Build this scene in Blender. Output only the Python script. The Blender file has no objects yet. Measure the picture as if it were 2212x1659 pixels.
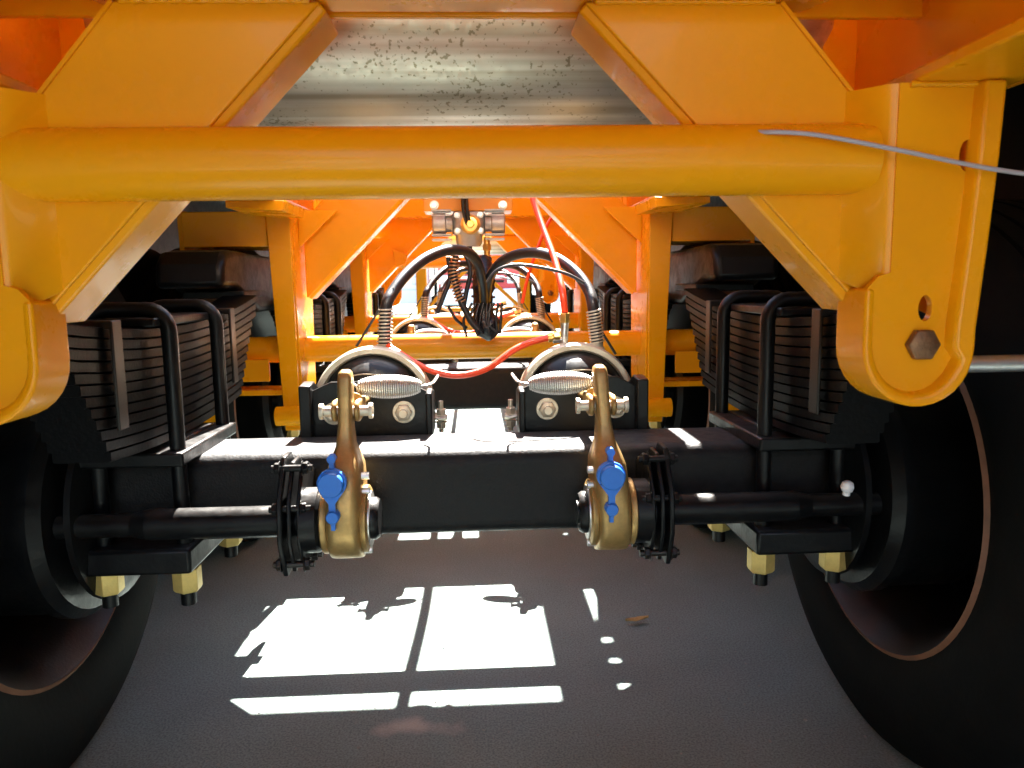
import bpy, bmesh, math, random
from mathutils import Vector, Matrix
random.seed(7)
R_ = math.radians
scene = bpy.context.scene

# ------------------------------------------------------------------ camera
H = 0.87                       # camera height above the ground
F_PX, W_PX, H_PX = 1659.0, 2212.0, 1659.0
YAW, PITCH, ROLL = R_(2.76), R_(7.58), R_(0.85)
fw = Vector((math.sin(YAW)*math.cos(PITCH), math.cos(YAW)*math.cos(PITCH), -math.sin(PITCH)))
rt0 = Vector((math.cos(YAW), -math.sin(YAW), 0)); up0 = rt0.cross(fw)
rt = rt0*math.cos(ROLL) - up0*math.sin(ROLL)
up = rt0*math.sin(ROLL) + up0*math.cos(ROLL)
cam = bpy.data.cameras.new('camera'); co = bpy.data.objects.new('camera', cam)
scene.collection.objects.link(co)
m = Matrix((rt, up, -fw)).transposed().to_4x4(); m.translation = Vector((0, 0, H))
co.matrix_world = m
cam.sensor_width = 36; cam.lens = 36*F_PX/W_PX; cam.clip_start = 0.02; cam.clip_end = 600
cam.dof.use_dof = True; cam.dof.focus_distance = 1.45; cam.dof.aperture_fstop = 9.0
scene.camera = co

# ------------------------------------------------------------------ sky, sun, exposure
SUN = Vector((0.12, 0.82, 1.0)).normalized()
world = bpy.data.worlds.new('World'); scene.world = world; world.use_nodes = True
nt = world.node_tree; bg = nt.nodes['Background']
sky = nt.nodes.new('ShaderNodeTexSky'); sky.sky_type = 'NISHITA'; sky.sun_disc = False
sky.sun_elevation = math.asin(SUN.z); sky.sun_rotation = math.atan2(SUN.x, SUN.y)
nt.links.new(sky.outputs[0], bg.inputs[0]); bg.inputs[1].default_value = 0.05
sl = bpy.data.lights.new('sun', 'SUN'); sl.energy = 5.0; sl.angle = R_(0.5); sl.color = (1, 0.95, 0.87)
so = bpy.data.objects.new('sun', sl); scene.collection.objects.link(so)
so.rotation_euler = (-SUN).to_track_quat('-Z', 'Y').to_euler(); so.location = (0, 0, 10)
vs = scene.view_settings
vs.view_transform = 'Standard'; vs.look = 'None'; vs.gamma = 1; vs.exposure = 3.85; vs.use_curve_mapping = False
scene.cycles.max_bounces = 14; scene.cycles.diffuse_bounces = 8; scene.cycles.glossy_bounces = 6
scene.cycles.use_denoising = True; scene.cycles.sample_clamp_indirect = 6.0

def W(u, v, Y):
    """world point seen at (u, v) of the 2212-wide picture, Y metres down the trailer"""
    d = rt*((u-W_PX/2)/F_PX) + up*((H_PX/2-v)/F_PX) + fw
    return Vector((0, 0, H)) + d*(Y/d.y)

# ------------------------------------------------------------------ materials
def mat(name, col, rough=0.5, metal=0.0, coat=0.0, noise=0.0, nscale=30, bump=0.0, bscale=200, col2=None, rvar=0.0, coat_rough=0.05, stretch=None):
    M = bpy.data.materials.new(name); M.use_nodes = True
    n = M.node_tree.nodes; l = M.node_tree.links; b = n['Principled BSDF']
    b.inputs['Base Color'].default_value = (*col, 1); b.inputs['Roughness'].default_value = rough
    b.inputs['Metallic'].default_value = metal; b.inputs['Coat Weight'].default_value = coat
    b.inputs['Coat Roughness'].default_value = coat_rough
    tc = n.new('ShaderNodeTexCoord'); vec = tc.outputs['Object']
    if stretch:
        mp = n.new('ShaderNodeMapping'); mp.inputs['Scale'].default_value = stretch
        l.new(vec, mp.inputs[0]); vec = mp.outputs[0]
    if noise or rvar:
        t = n.new('ShaderNodeTexNoise'); t.inputs['Scale'].default_value = nscale; t.inputs['Detail'].default_value = 8
        t.inputs['Roughness'].default_value = 0.65; l.new(vec, t.inputs['Vector'])
        r = n.new('ShaderNodeValToRGB'); r.color_ramp.elements[0].position = .42; r.color_ramp.elements[1].position = .68
        l.new(t.outputs[0], r.inputs[0])
        if noise:
            mx = n.new('ShaderNodeMix'); mx.data_type = 'RGBA'
            c2 = col2 if col2 else tuple(c*(1-noise) for c in col)
            mx.inputs[6].default_value = (*col, 1); mx.inputs[7].default_value = (*c2, 1)
            mul = n.new('ShaderNodeMath'); mul.operation = 'MULTIPLY'; mul.inputs[1].default_value = 1.0 if not col2 else noise
            l.new(r.outputs[0], mul.inputs[0]); l.new(mul.outputs[0], mx.inputs[0]); l.new(mx.outputs[2], b.inputs['Base Color'])
        if rvar:
            ma = n.new('ShaderNodeMath'); ma.operation = 'MULTIPLY_ADD'; ma.inputs[1].default_value = rvar; ma.inputs[2].default_value = rough
            l.new(r.outputs[0], ma.inputs[0]); l.new(ma.outputs[0], b.inputs['Roughness'])
    if bump:
        t2 = n.new('ShaderNodeTexNoise'); t2.inputs['Scale'].default_value = bscale; t2.inputs['Detail'].default_value = 4
        l.new(vec, t2.inputs['Vector'])
        bp = n.new('ShaderNodeBump'); bp.inputs['Strength'].default_value = bump; bp.inputs['Distance'].default_value = 0.004
        l.new(t2.outputs[0], bp.inputs['Height']); l.new(bp.outputs[0], b.inputs['Normal'])
    return M

M_OR = mat('orange_paint', (0.80, 0.315, 0.003), 0.25, coat=0.08, coat_rough=0.05, noise=0.5, nscale=9, col2=(0.75, 0.282, 0.003), bump=0.04, bscale=60, rvar=0.12)
M_BK = mat('black_paint', (0.004, 0.004, 0.0045), 0.3, coat=0.0, noise=0.5, nscale=25, col2=(0.008, 0.0075, 0.007), bump=0.12, bscale=120, rvar=0.2, coat_rough=0.15)
M_AX = mat('axle_paint', (0.007, 0.007, 0.008), 0.46, coat=0.0, noise=0.6, nscale=60, col2=(0.022, 0.021, 0.02), bump=0.2, bscale=260, rvar=0.2, coat_rough=0.2)
def dust_and_sheen(M, top_col, lo, hi, scale, amount):
    n = M.node_tree.nodes; l = M.node_tree.links; b = n['Principled BSDF']
    g_ = n.new('ShaderNodeNewGeometry'); sp = n.new('ShaderNodeSeparateXYZ'); l.new(g_.outputs['Normal'], sp.inputs[0])
    mr = n.new('ShaderNodeMapRange'); mr.inputs[1].default_value = lo; mr.inputs[2].default_value = hi; l.new(sp.outputs[2], mr.inputs[0])
    tc = n.new('ShaderNodeTexCoord'); t = n.new('ShaderNodeTexNoise'); t.inputs['Scale'].default_value = scale; t.inputs['Detail'].default_value = 9; t.inputs['Roughness'].default_value = .7
    l.new(tc.outputs['Object'], t.inputs['Vector'])
    m2 = n.new('ShaderNodeMapRange'); m2.inputs[1].default_value = .3; m2.inputs[2].default_value = .62; m2.inputs[3].default_value = amount*.45; m2.inputs[4].default_value = amount; l.new(t.outputs[0], m2.inputs[0])
    mu = n.new('ShaderNodeMath'); mu.operation = 'MULTIPLY'; l.new(mr.outputs[0], mu.inputs[0]); l.new(m2.outputs[0], mu.inputs[1])
    src = b.inputs['Base Color'].links[0].from_socket
    mx = n.new('ShaderNodeMix'); mx.data_type = 'RGBA'; mx.inputs[7].default_value = (*top_col, 1)
    l.new(mu.outputs[0], mx.inputs[0]); l.new(src, mx.inputs[6]); l.new(mx.outputs[2], b.inputs['Base Color'])
for M_, v_ in ((M_BK, .22), (M_AX, .2), (M_OR, .22)): M_.node_tree.nodes['Principled BSDF'].inputs['Specular IOR Level'].default_value = v_
dust_and_sheen(M_AX, (.062, .062, .063), .5, .9, 30, .6)  # axle top: dust, plus the reflected sky's sheen put into the colour
dust_and_sheen(M_BK, (.08, .075, .07), .6, .95, 40, .3)
M_RUB = mat('tyre_rubber', (0.003, 0.003, 0.003), 0.8, noise=0.5, nscale=18, col2=(0.007, 0.0065, 0.006), bump=0.15, bscale=90)
M_RUB.node_tree.nodes['Principled BSDF'].inputs['Specular IOR Level'].default_value = .1
M_HOSE = mat('hose_rubber', (0.012, 0.012, 0.015), 0.4, noise=0.4, nscale=60, col2=(0.03, 0.03, 0.03), bump=0.08, bscale=300)
M_TAPE = mat('black_tape', (0.01, 0.009, 0.011), 0.38, noise=0.4, nscale=60, col2=(0.02, 0.018, 0.02), bump=0.6, bscale=90)
M_GOLD = mat('yellow_zinc', (0.43, 0.27, 0.095), 0.38, metal=0.6, noise=0.8, nscale=45, col2=(0.27, 0.175, 0.07), bump=0.08, bscale=200, rvar=0.15)
M_NUT = mat('brass_nut', (0.66, 0.48, 0.15), 0.5, metal=0.4, noise=0.7, nscale=120, col2=(0.55, 0.40, 0.13), bump=0.1, bscale=300)
M_SIL = mat('zinc_bright', (0.66, 0.65, 0.63), 0.3, metal=0.9, noise=0.4, nscale=70, col2=(0.5, 0.48, 0.42), rvar=0.15)
M_BAND = mat('clamp_steel', (0.60, 0.54, 0.43), 0.40, metal=0.5, noise=0.5, nscale=30, col2=(0.5, 0.43, 0.3), rvar=0.15)
M_ALU = mat('cast_aluminium', (0.46, 0.45, 0.43), 0.5, metal=0.6, noise=0.5, nscale=60, col2=(0.3, 0.29, 0.27), bump=0.25, bscale=250)
M_RED = mat('red_hose', (0.92, 0.075, 0.02), 0.32, coat=0.15)
M_BLUE = mat('blue_plastic', (0.015, 0.16, 0.62), 0.42, noise=0.3, nscale=80, col2=(0.012, 0.12, 0.5))
M_GREY = mat('grey_cable', (0.36, 0.33, 0.36), 0.45)
M_RUST = mat('rusty_iron', (0.16, 0.075, 0.035), 0.7, metal=0.2, noise=0.8, nscale=40, col2=(0.07, 0.035, 0.02), bump=0.3, bscale=150)
M_CLIP = mat('clip_steel', (.012, .009, .007), .4, metal=.2, noise=.6, nscale=40, col2=(.02, .013, .009))
M_LIP = mat('rim_lip_rust', (.22, .10, .055), .5, noise=.6, nscale=20, col2=(.10, .05, .03))
M_SPR = mat('spring_paint', (.0025, .0025, .003), .38, noise=.5, nscale=30, col2=(.005, .0045, .004), bump=.15, bscale=150)
M_SPR.node_tree.nodes['Principled BSDF'].inputs['Specular IOR Level'].default_value = .09
M_RIM = mat('rim_paint', (0.012, 0.009, 0.008), 0.42, noise=0.6, nscale=14, col2=(0.025, 0.015, 0.011), bump=0.1)
M_BRASS = mat('brass', (0.8, 0.52, 0.14), 0.3, metal=0.8)
M_PIN = mat('hanger_bolt', (0.22, 0.11, 0.05), 0.45, metal=0.6, noise=0.6, nscale=90, col2=(0.1, 0.05, 0.03), bump=0.2)

def galvanised():
    M = bpy.data.materials.new('galvanised_steel'); M.use_nodes = True
    n = M.node_tree.nodes; l = M.node_tree.links; b = n['Principled BSDF']
    tc = n.new('ShaderNodeTexCoord')
    v = n.new('ShaderNodeTexVoronoi'); v.inputs['Scale'].default_value = 150; v.feature = 'F1'
    l.new(tc.outputs['Object'], v.inputs['Vector'])
    big = n.new('ShaderNodeTexNoise'); big.inputs['Scale'].default_value = 9; big.inputs['Detail'].default_value = 5
    l.new(tc.outputs['Object'], big.inputs['Vector'])
    sp = n.new('ShaderNodeTexNoise'); sp.inputs['Scale'].default_value = 170; sp.inputs['Detail'].default_value = 3
    l.new(tc.outputs['Object'], sp.inputs['Vector'])
    add = n.new('ShaderNodeMath'); add.operation = 'MULTIPLY_ADD'; add.inputs[1].default_value = 0.55
    l.new(big.outputs[0], add.inputs[0]); l.new(sp.outputs[0], add.inputs[2])
    r = n.new('ShaderNodeValToRGB'); e = r.color_ramp.elements
    e[0].position = .90; e[0].color = (0.68, 0.62, 0.53, 1); e[1].position = .95; e[1].color = (0.34, 0.29, 0.20, 1)
    l.new(add.outputs[0], r.inputs[0])
    mp = n.new('ShaderNodeMapping'); mp.inputs['Scale'].default_value = (.8, 34, 34); l.new(tc.outputs['Object'], mp.inputs[0])
    stn = n.new('ShaderNodeTexNoise'); stn.inputs['Scale'].default_value = 1; stn.inputs['Detail'].default_value = 6; l.new(mp.outputs[0], stn.inputs['Vector'])
    sr = n.new('ShaderNodeValToRGB'); e2 = sr.color_ramp.elements; e2[0].position = .38; e2[0].color = (.52, .47, .40, 1); e2[1].position = .62; e2[1].color = (1, 1, 1, 1); l.new(stn.outputs[0], sr.inputs[0])  # brown streaks: reflected bands painted into the tank's colour
    mu = n.new('ShaderNodeMix'); mu.data_type = 'RGBA'; mu.blend_type = 'MULTIPLY'; mu.inputs[0].default_value = 1; l.new(r.outputs[0], mu.inputs[6]); l.new(sr.outputs[0], mu.inputs[7]); l.new(mu.outputs[2], b.inputs['Base Color'])
    b.inputs['Metallic'].default_value = 0.7
    rr = n.new('ShaderNodeMath'); rr.operation = 'MULTIPLY_ADD'; rr.inputs[1].default_value = .10; rr.inputs[2].default_value = .33
    sep = n.new('ShaderNodeSeparateColor'); l.new(v.outputs['Color'], sep.inputs[0])
    l.new(sep.outputs[0], rr.inputs[0]); l.new(rr.outputs[0], b.inputs['Roughness'])
    return M
M_GALV = galvanised()

def ground_mat():
    M = bpy.data.materials.new('concrete_ground'); M.use_nodes = True
    n = M.node_tree.nodes; l = M.node_tree.links; b = n['Principled BSDF']
    tc = n.new('ShaderNodeTexCoord')
    def noise(s, d=8, rgh=.6):
        t = n.new('ShaderNodeTexNoise'); t.inputs['Scale'].default_value = s; t.inputs['Detail'].default_value = d
        t.inputs['Roughness'].default_value = rgh; l.new(tc.outputs['Object'], t.inputs['Vector']); return t.outputs[0]
    def ramp(src, p0, c0, p1, c1):
        r = n.new('ShaderNodeValToRGB'); e = r.color_ramp.elements
        e[0].position = p0; e[0].color = (*c0, 1); e[1].position = p1; e[1].color = (*c1, 1); l.new(src, r.inputs[0]); return r.outputs[0]
    base = ramp(noise(3.0), .3, (0.164, 0.206, 0.197), .75, (0.212, 0.262, 0.251))
    fine = ramp(noise(230, 3), .35, (0.62, 0.62, 0.62), .62, (1.15, 1.15, 1.15))
    mx = n.new('ShaderNodeMix'); mx.data_type = 'RGBA'; mx.blend_type = 'MULTIPLY'; mx.inputs[0].default_value = 1
    l.new(base, mx.inputs[6]); l.new(fine, mx.inputs[7])
    st = ramp(noise(1.3, 10, .7), .58, (0, 0, 0), .72, (1, 1, 1))
    mx2 = n.new('ShaderNodeMix'); mx2.data_type = 'RGBA'; mx2.inputs[7].default_value = (0.20, 0.19, 0.18, 1)
    l.new(st, mx2.inputs[0]); l.new(mx.outputs[2], mx2.inputs[6]); l.new(mx2.outputs[2], b.inputs['Base Color'])
    b.inputs['Roughness'].default_value = .85
    # pale beige patch with a ragged edge on the ground
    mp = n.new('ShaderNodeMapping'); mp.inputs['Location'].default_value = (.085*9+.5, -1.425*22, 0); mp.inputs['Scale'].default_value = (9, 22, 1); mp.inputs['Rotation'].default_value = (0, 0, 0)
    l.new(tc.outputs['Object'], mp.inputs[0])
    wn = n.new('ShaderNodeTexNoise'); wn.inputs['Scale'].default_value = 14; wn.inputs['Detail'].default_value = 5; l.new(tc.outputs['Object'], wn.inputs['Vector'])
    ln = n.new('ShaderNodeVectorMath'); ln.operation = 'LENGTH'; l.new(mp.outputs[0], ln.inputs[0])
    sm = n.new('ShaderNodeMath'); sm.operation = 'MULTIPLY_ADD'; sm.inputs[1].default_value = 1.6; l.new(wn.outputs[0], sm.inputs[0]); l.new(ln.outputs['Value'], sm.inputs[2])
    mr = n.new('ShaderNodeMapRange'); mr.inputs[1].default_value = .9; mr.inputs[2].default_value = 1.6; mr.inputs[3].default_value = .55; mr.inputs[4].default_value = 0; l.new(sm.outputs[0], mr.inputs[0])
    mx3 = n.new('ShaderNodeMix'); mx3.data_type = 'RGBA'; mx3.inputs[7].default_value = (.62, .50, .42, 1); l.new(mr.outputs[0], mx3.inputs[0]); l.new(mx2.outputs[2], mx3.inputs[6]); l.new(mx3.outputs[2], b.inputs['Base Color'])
    bp = n.new('ShaderNodeBump'); bp.inputs['Strength'].default_value = .35; bp.inputs['Distance'].default_value = .004
    l.new(noise(140, 6, .7), bp.inputs['Height']); l.new(bp.outputs[0], b.inputs['Normal'])
    return M
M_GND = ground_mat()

# ------------------------------------------------------------------ mesh helpers
def BM(): return bmesh.new()

def obj(name, bm, material, parent=None, bev=0.0, ang=35, seg=2):
    me = bpy.data.meshes.new(name)
    bmesh.ops.remove_doubles(bm, verts=bm.verts, dist=1e-6)
    bmesh.ops.recalc_face_normals(bm, faces=bm.faces)
    bm.to_mesh(me); bm.free()
    for p in me.polygons: p.use_smooth = True
    me.set_sharp_from_angle(angle=R_(ang))
    me.materials.append(material)
    o = bpy.data.objects.new(name, me); scene.collection.objects.link(o)
    if bev:
        b = o.modifiers.new('bevel', 'BEVEL'); b.width = bev; b.segments = seg; b.limit_method = 'ANGLE'; b.angle_limit = R_(40)
    if parent is not None:
        o.parent = parent
        if parent.parent is None: o.matrix_parent_inverse = Matrix.Translation(-parent.location)
    return o

def box(bm, x0, x1, y0, y1, z0, z1, M=None):
    vs = [bm.verts.new(Vector((x, y, z))) for x in (x0, x1) for y in (y0, y1) for z in (z0, z1)]
    if M is not None:
        for v in vs: v.co = M @ v.co
    for f in ((0,1,3,2),(4,6,7,5),(0,4,5,1),(2,3,7,6),(0,2,6,4),(1,5,7,3)): bm.faces.new([vs[i] for i in f])
    return vs

def bar(bm, a, b, w, h, upv=(0, 0, 1)):
    a = Vector(a); b = Vector(b); d = (b-a); L = d.length; d.normalize()
    s = d.cross(Vector(upv)).normalized(); t = s.cross(d)
    M = Matrix((s, d, t)).transposed().to_4x4(); M.translation = a
    box(bm, -w/2, w/2, 0, L, -h/2, h/2, M)

def prism(bm, pts, a0, a1, axis='Y', holes=()):
    def P(p, a):
        if axis == 'Y': return Vector((p[0], a, p[1]))
        if axis == 'X': return Vector((a, p[0], p[1]))
        return Vector((p[0], p[1], a))
    loops = [list(pts)] + [list(h) for h in holes]
    es = []; v0 = []
    for lp in loops:
        vv = [bm.verts.new(P(p, a0)) for p in lp]; v0.append(vv)
        for i in range(len(vv)): es.append(bm.edges.new((vv[i], vv[(i+1) % len(vv)])))
    if holes:
        fs = [f for f in bmesh.ops.triangle_fill(bm, edges=es, use_beauty=True)['geom'] if isinstance(f, bmesh.types.BMFace)]
    else:
        fs = [bm.faces.new(v0[0])]
    ex = bmesh.ops.extrude_face_region(bm, geom=fs)
    nv = [g for g in ex['geom'] if isinstance(g, bmesh.types.BMVert)]
    d = {'Y': Vector((0, a1-a0, 0)), 'X': Vector((a1-a0, 0, 0)), 'Z': Vector((0, 0, a1-a0))}[axis]
    bmesh.ops.translate(bm, verts=nv, vec=d)

def circ(cx, cy, r, n=20, ry=None, a0=0, a1=2*math.pi, end=False):
    ry = ry or r; k = n if end is False else n-1
    return [(cx+r*math.cos(a0+(a1-a0)*i/k), cy+ry*math.sin(a0+(a1-a0)*i/k)) for i in range(n)]

def frame_of(d):
    d = Vector(d).normalized(); h = Vector((0, 0, 1)) if abs(d.z) < .9 else Vector((1, 0, 0))
    s = d.cross(h).normalized(); return d, s, d.cross(s)

def lathe(bm, prof, org, axis, n=28, close=False):
    """prof: (radius, distance along axis); open ends at radius 0 are capped by degenerate fans"""
    d, s, t = frame_of(axis); org = Vector(org); rings = []
    for r, a in prof:
        if r < 1e-5: rings.append([bm.verts.new(org+d*a)])
        else: rings.append([bm.verts.new(org+d*a+(s*math.cos(2*math.pi*i/n)+t*math.sin(2*math.pi*i/n))*r) for i in range(n)])
    prs = list(zip(rings, rings[1:])) + ([(rings[-1], rings[0])] if close else [])
    for A, B in prs:
        for i in range(n):
            j = (i+1) % n
            if len(A) == 1 and len(B) == 1: continue
            if len(A) == 1: bm.faces.new((A[0], B[i], B[j]))
            elif len(B) == 1: bm.faces.new((A[i], A[j], B[0]))
            else: bm.faces.new((A[i], A[j], B[j], B[i]))

def cyl(bm, a, b, r, n=24, r2=None):
    a = Vector(a); b = Vector(b); L = (b-a).length
    lathe(bm, [(0, 0), (r, 0), (r2 or r, L), (0, L)], a, b-a, n)

def smooth_path(pts, k=8):
    pts = [Vector(p) for p in pts]; out = []
    for i in range(len(pts)-1):
        p0 = pts[max(i-1, 0)]; p1 = pts[i]; p2 = pts[i+1]; p3 = pts[min(i+2, len(pts)-1)]
        for j in range(k):
            t = j/k
            out.append(0.5*((2*p1)+(p2-p0)*t+(2*p0-5*p1+4*p2-p3)*t*t+(3*p1-p0-3*p2+p3)*t**3))
    out.append(pts[-1]); return out

def sweep(bm, path, r, n=12, rf=None, wob=0):
    path = [Vector(p) for p in path]; prev = None; rings = []; N = len(path)
    for i, p in enumerate(path):
        d = (path[min(i+1, N-1)]-path[max(i-1, 0)]).normalized()
        if prev is None: _, s, _ = frame_of(d)
        else: s = (prev-d*prev.dot(d)).normalized()
        prev = s; t = d.cross(s); rr = r if rf is None else rf(i/(N-1))
        rings.append([bm.verts.new(p+(s*math.cos(2*math.pi*k/n)+t*math.sin(2*math.pi*k/n))*rr*(1+wob*random.uniform(-1, 1))) for k in range(n)])
    for A, B in zip(rings, rings[1:]):
        for k in range(n): bm.faces.new((A[k], A[(k+1) % n], B[(k+1) % n], B[k]))
    bm.faces.new(rings[0][::-1]); bm.faces.new(rings[-1])

def tube(bm, pts, r, n=12, k=8, **kw): sweep(bm, smooth_path(pts, k), r, n, **kw)

def coil(bm, pts, rad, wire, turns, k=8, n=6, seg=14):
    path = smooth_path(pts, k); N = len(path); L = [0]
    for a, b in zip(path, path[1:]): L.append(L[-1]+(b-a).length)
    out = []; prev = None; M = int(turns*seg)
    for i in range(M+1):
        s = L[-1]*i/M; j = 0
        while j < N-2 and L[j+1] < s: j += 1
        f = (s-L[j])/max(L[j+1]-L[j], 1e-9); p = path[j].lerp(path[j+1], f)
        d = (path[j+1]-path[j]).normalized()
        if prev is None: _, e, _ = frame_of(d)
        else: e = (prev-d*prev.dot(d)).normalized()
        prev = e; t = d.cross(e); a = 2*math.pi*i/seg; rr = rad(i/M) if callable(rad) else rad
        out.append(p+(e*math.cos(a)+t*math.sin(a))*rr)
    sweep(bm, out, wire, n)

def hexhead(bm, p, d, r, h, washer=True, shank=0.0, sr=None, back=0.0):
    """hex nut or bolt head at p, standing up along d"""
    p = Vector(p); d = Vector(d).normalized()
    if washer:
        cyl(bm, p, p+d*h*.15, r*1.22, 24); p = p+d*h*.15
    lathe(bm, [(0, 0), (r, 0), (r, h*.88), (r*.86, h), (0, h)], p, d, 6)
    if shank: cyl(bm, p+d*h*.9, p+d*(h+shank), sr or r*.55, 14)
    if back: cyl(bm, p-d*back, p+d*.001, sr or r*.55, 14)

def loft(bm, secs, n=20, pw=4.0):
    """secs: (z, cx, hx, cy, hy) rounded-rectangle sections"""
    rings = []
    for z, cx, hx, cy, hy in secs:
        ring = []
        for i in range(n):
            a = 2*math.pi*(i+.5)/n; c, s = math.cos(a), math.sin(a)
            ring.append(bm.verts.new((cx+hx*math.copysign(abs(c)**(2/pw), c), cy+hy*math.copysign(abs(s)**(2/pw), s), z)))
        rings.append(ring)
    for A, B in zip(rings, rings[1:]):
        for i in range(n): bm.faces.new((A[i], A[(i+1) % n], B[(i+1) % n], B[i]))
    bm.faces.new(rings[0][::-1]); bm.faces.new(rings[-1])

def thing(name, label, cat, loc, group=None):
    o = bpy.data.objects.new(name, None); scene.collection.objects.link(o); o.location = loc
    o.empty_display_size = .1; o['label'] = label; o['category'] = cat
    if group: o['group'] = group
    return o

def copy_tree(o, parent, dy, label=None):
    c = o.copy(); scene.collection.objects.link(c)
    if parent is not None:
        pm = o.matrix_parent_inverse.copy(); c.parent = parent; c.matrix_parent_inverse = pm
    if parent is TR: c.location = o.location + Vector((0, dy, 0))
    if label: c['label'] = label
    for ch in list(o.children): copy_tree(ch, c, 0)
    return c

Zc = lambda z: z + H            # heights given relative to the camera

# ------------------------------------------------------------------ ground
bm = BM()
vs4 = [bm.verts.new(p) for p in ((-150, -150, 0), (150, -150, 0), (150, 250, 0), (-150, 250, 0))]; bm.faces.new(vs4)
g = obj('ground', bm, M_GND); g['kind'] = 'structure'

# ------------------------------------------------------------------ the trailer
TR = thing('trailer', 'orange painted trailer seen from below with black axles and leaf springs', 'trailer', (0, 0.8, 0))
S = 1.31                       # axle spacing
DECK = 1.46
OPEN_L, OPEN_R = -0.44, 0.345
DY0 = -4.50                    # rear edge of the deck, extended unseen to cut light from behind

# --- main beams (I sections) and deck
for s in (-1, 1):
    bm = BM()
    y0, y1 = DY0+.02, 9.5; xf = s*0.508
    bottom = Zc(.195)
    prism(bm, [(xf-.056, bottom), (xf+.056, bottom), (xf+.056, bottom+.014), (xf+.006, bottom+.014), (xf+.006, DECK-.02),
               (xf+s*.056, DECK-.02), (xf+s*.056, DECK-.006), (xf-s*.006, DECK-.006), (xf-.006*s, bottom+.014), (xf-.056, bottom+.014)] if s > 0 else
              [(xf-.056, bottom), (xf+.056, bottom), (xf+.056, bottom+.014), (xf+.006, bottom+.014), (xf+.006, DECK-.006), (xf-.056, DECK-.006),
               (xf-.056, DECK-.02), (xf-.006, DECK-.02), (xf-.006, bottom+.014), (xf-.056, bottom+.014)], y0, y1, 'Y')
    obj('main_beam', bm, M_OR, TR, bev=.003)
    # web stiffeners on the inner side
    for yy in (1.02, 1.62, 2.3, 2.95, 3.6, 4.3, 4.95):
        bm = BM(); xi = s*.508; box(bm, min(xi, xi-s*.05), max(xi, xi-s*.05), yy, yy+.01, bottom+.016, DECK-.022)
        obj('web_stiffener', bm, M_OR, TR, bev=.002)
HY0, HY1, HX = -2.8, .05, .95    # unseen well added in the deck behind the camera to let sun in
for x0, x1, ya, yb in ((-1.25, OPEN_L, HY1, 9.6), (OPEN_R, .474, HY1, 9.6), (.499, 1.25, HY1, 9.6), (OPEN_L, OPEN_R, HY1, 1.12),
                       (-1.25, -HX, HY0, HY1), (HX, 1.25, HY0, HY1), (-1.25, 1.25, DY0, HY0)):
    bm = BM(); box(bm, x0, x1, ya, yb, DECK, DECK+.05); obj('deck_shade_plate', bm, M_OR, TR, bev=.004)  # unseen deck panels, laid out to shape where sun and shade fall
bm = BM(); box(bm, OPEN_L, OPEN_R, 2.30, 2.70, DECK, DECK+.05); obj('deck_shade_plate', bm, M_OR, TR, bev=.004)  # unseen cover added across the opening to shade the ground below
bm = BM(); box(bm, OPEN_L, OPEN_R, 8.6, 9.6, DECK, DECK+.05); obj('deck_shade_plate', bm, M_OR, TR, bev=.004)
for yy in (1.15, 2.42, 2.86, 3.3, 3.6):
    bm = BM(); box(bm, .470, .4995, yy, yy+.06, DECK-.04, DECK-.002); obj('deck_tie', bm, M_OR, TR, bev=.003)
for s in (-1, 1):               # side rails; the skirts are added, unseen, to darken the sides
    bm = BM(); prism(bm, [(s*1.25, DECK-.16), (s*1.25, DECK+.05), (s*1.262, DECK+.05), (s*1.262, DECK-.16)], DY0, 9.6, 'Y')
    obj('side_rail', bm, M_OR, TR, bev=.003)
    bm = BM(); box(bm, min(s*1.40, s*1.41), max(s*1.40, s*1.41), DY0+.1, 9.4, .13, DECK-.05); obj('shade_skirt', bm, M_BK, TR, bev=.003)
    bm = BM(); box(bm, min(s*1.263, s*1.40), max(s*1.263, s*1.40), DY0+.1, 9.4, DECK-.10, DECK-.06); obj('shade_skirt_bracket', bm, M_BK, TR, bev=.003)

def weld(parent, pts, r=.0035, mat_=None):
    bm = BM(); path = [Vector(p) for p in pts]; out = []
    for a, b in zip(path, path[1:]):
        n = max(2, int((b-a).length/.004))
        out += [a.lerp(b, i/n) for i in range(n)]
    out.append(path[-1])
    sweep(bm, out, r, 8, rf=lambda t: r*(1+.18*math.sin(t*len(out)*1.9)+random.uniform(-.1, .1)))
    return obj('weld_bead', bm, mat_ or M_OR, parent, ang=80)

OX = -.014                     # the end frame sits a little off the axle centre line
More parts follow.
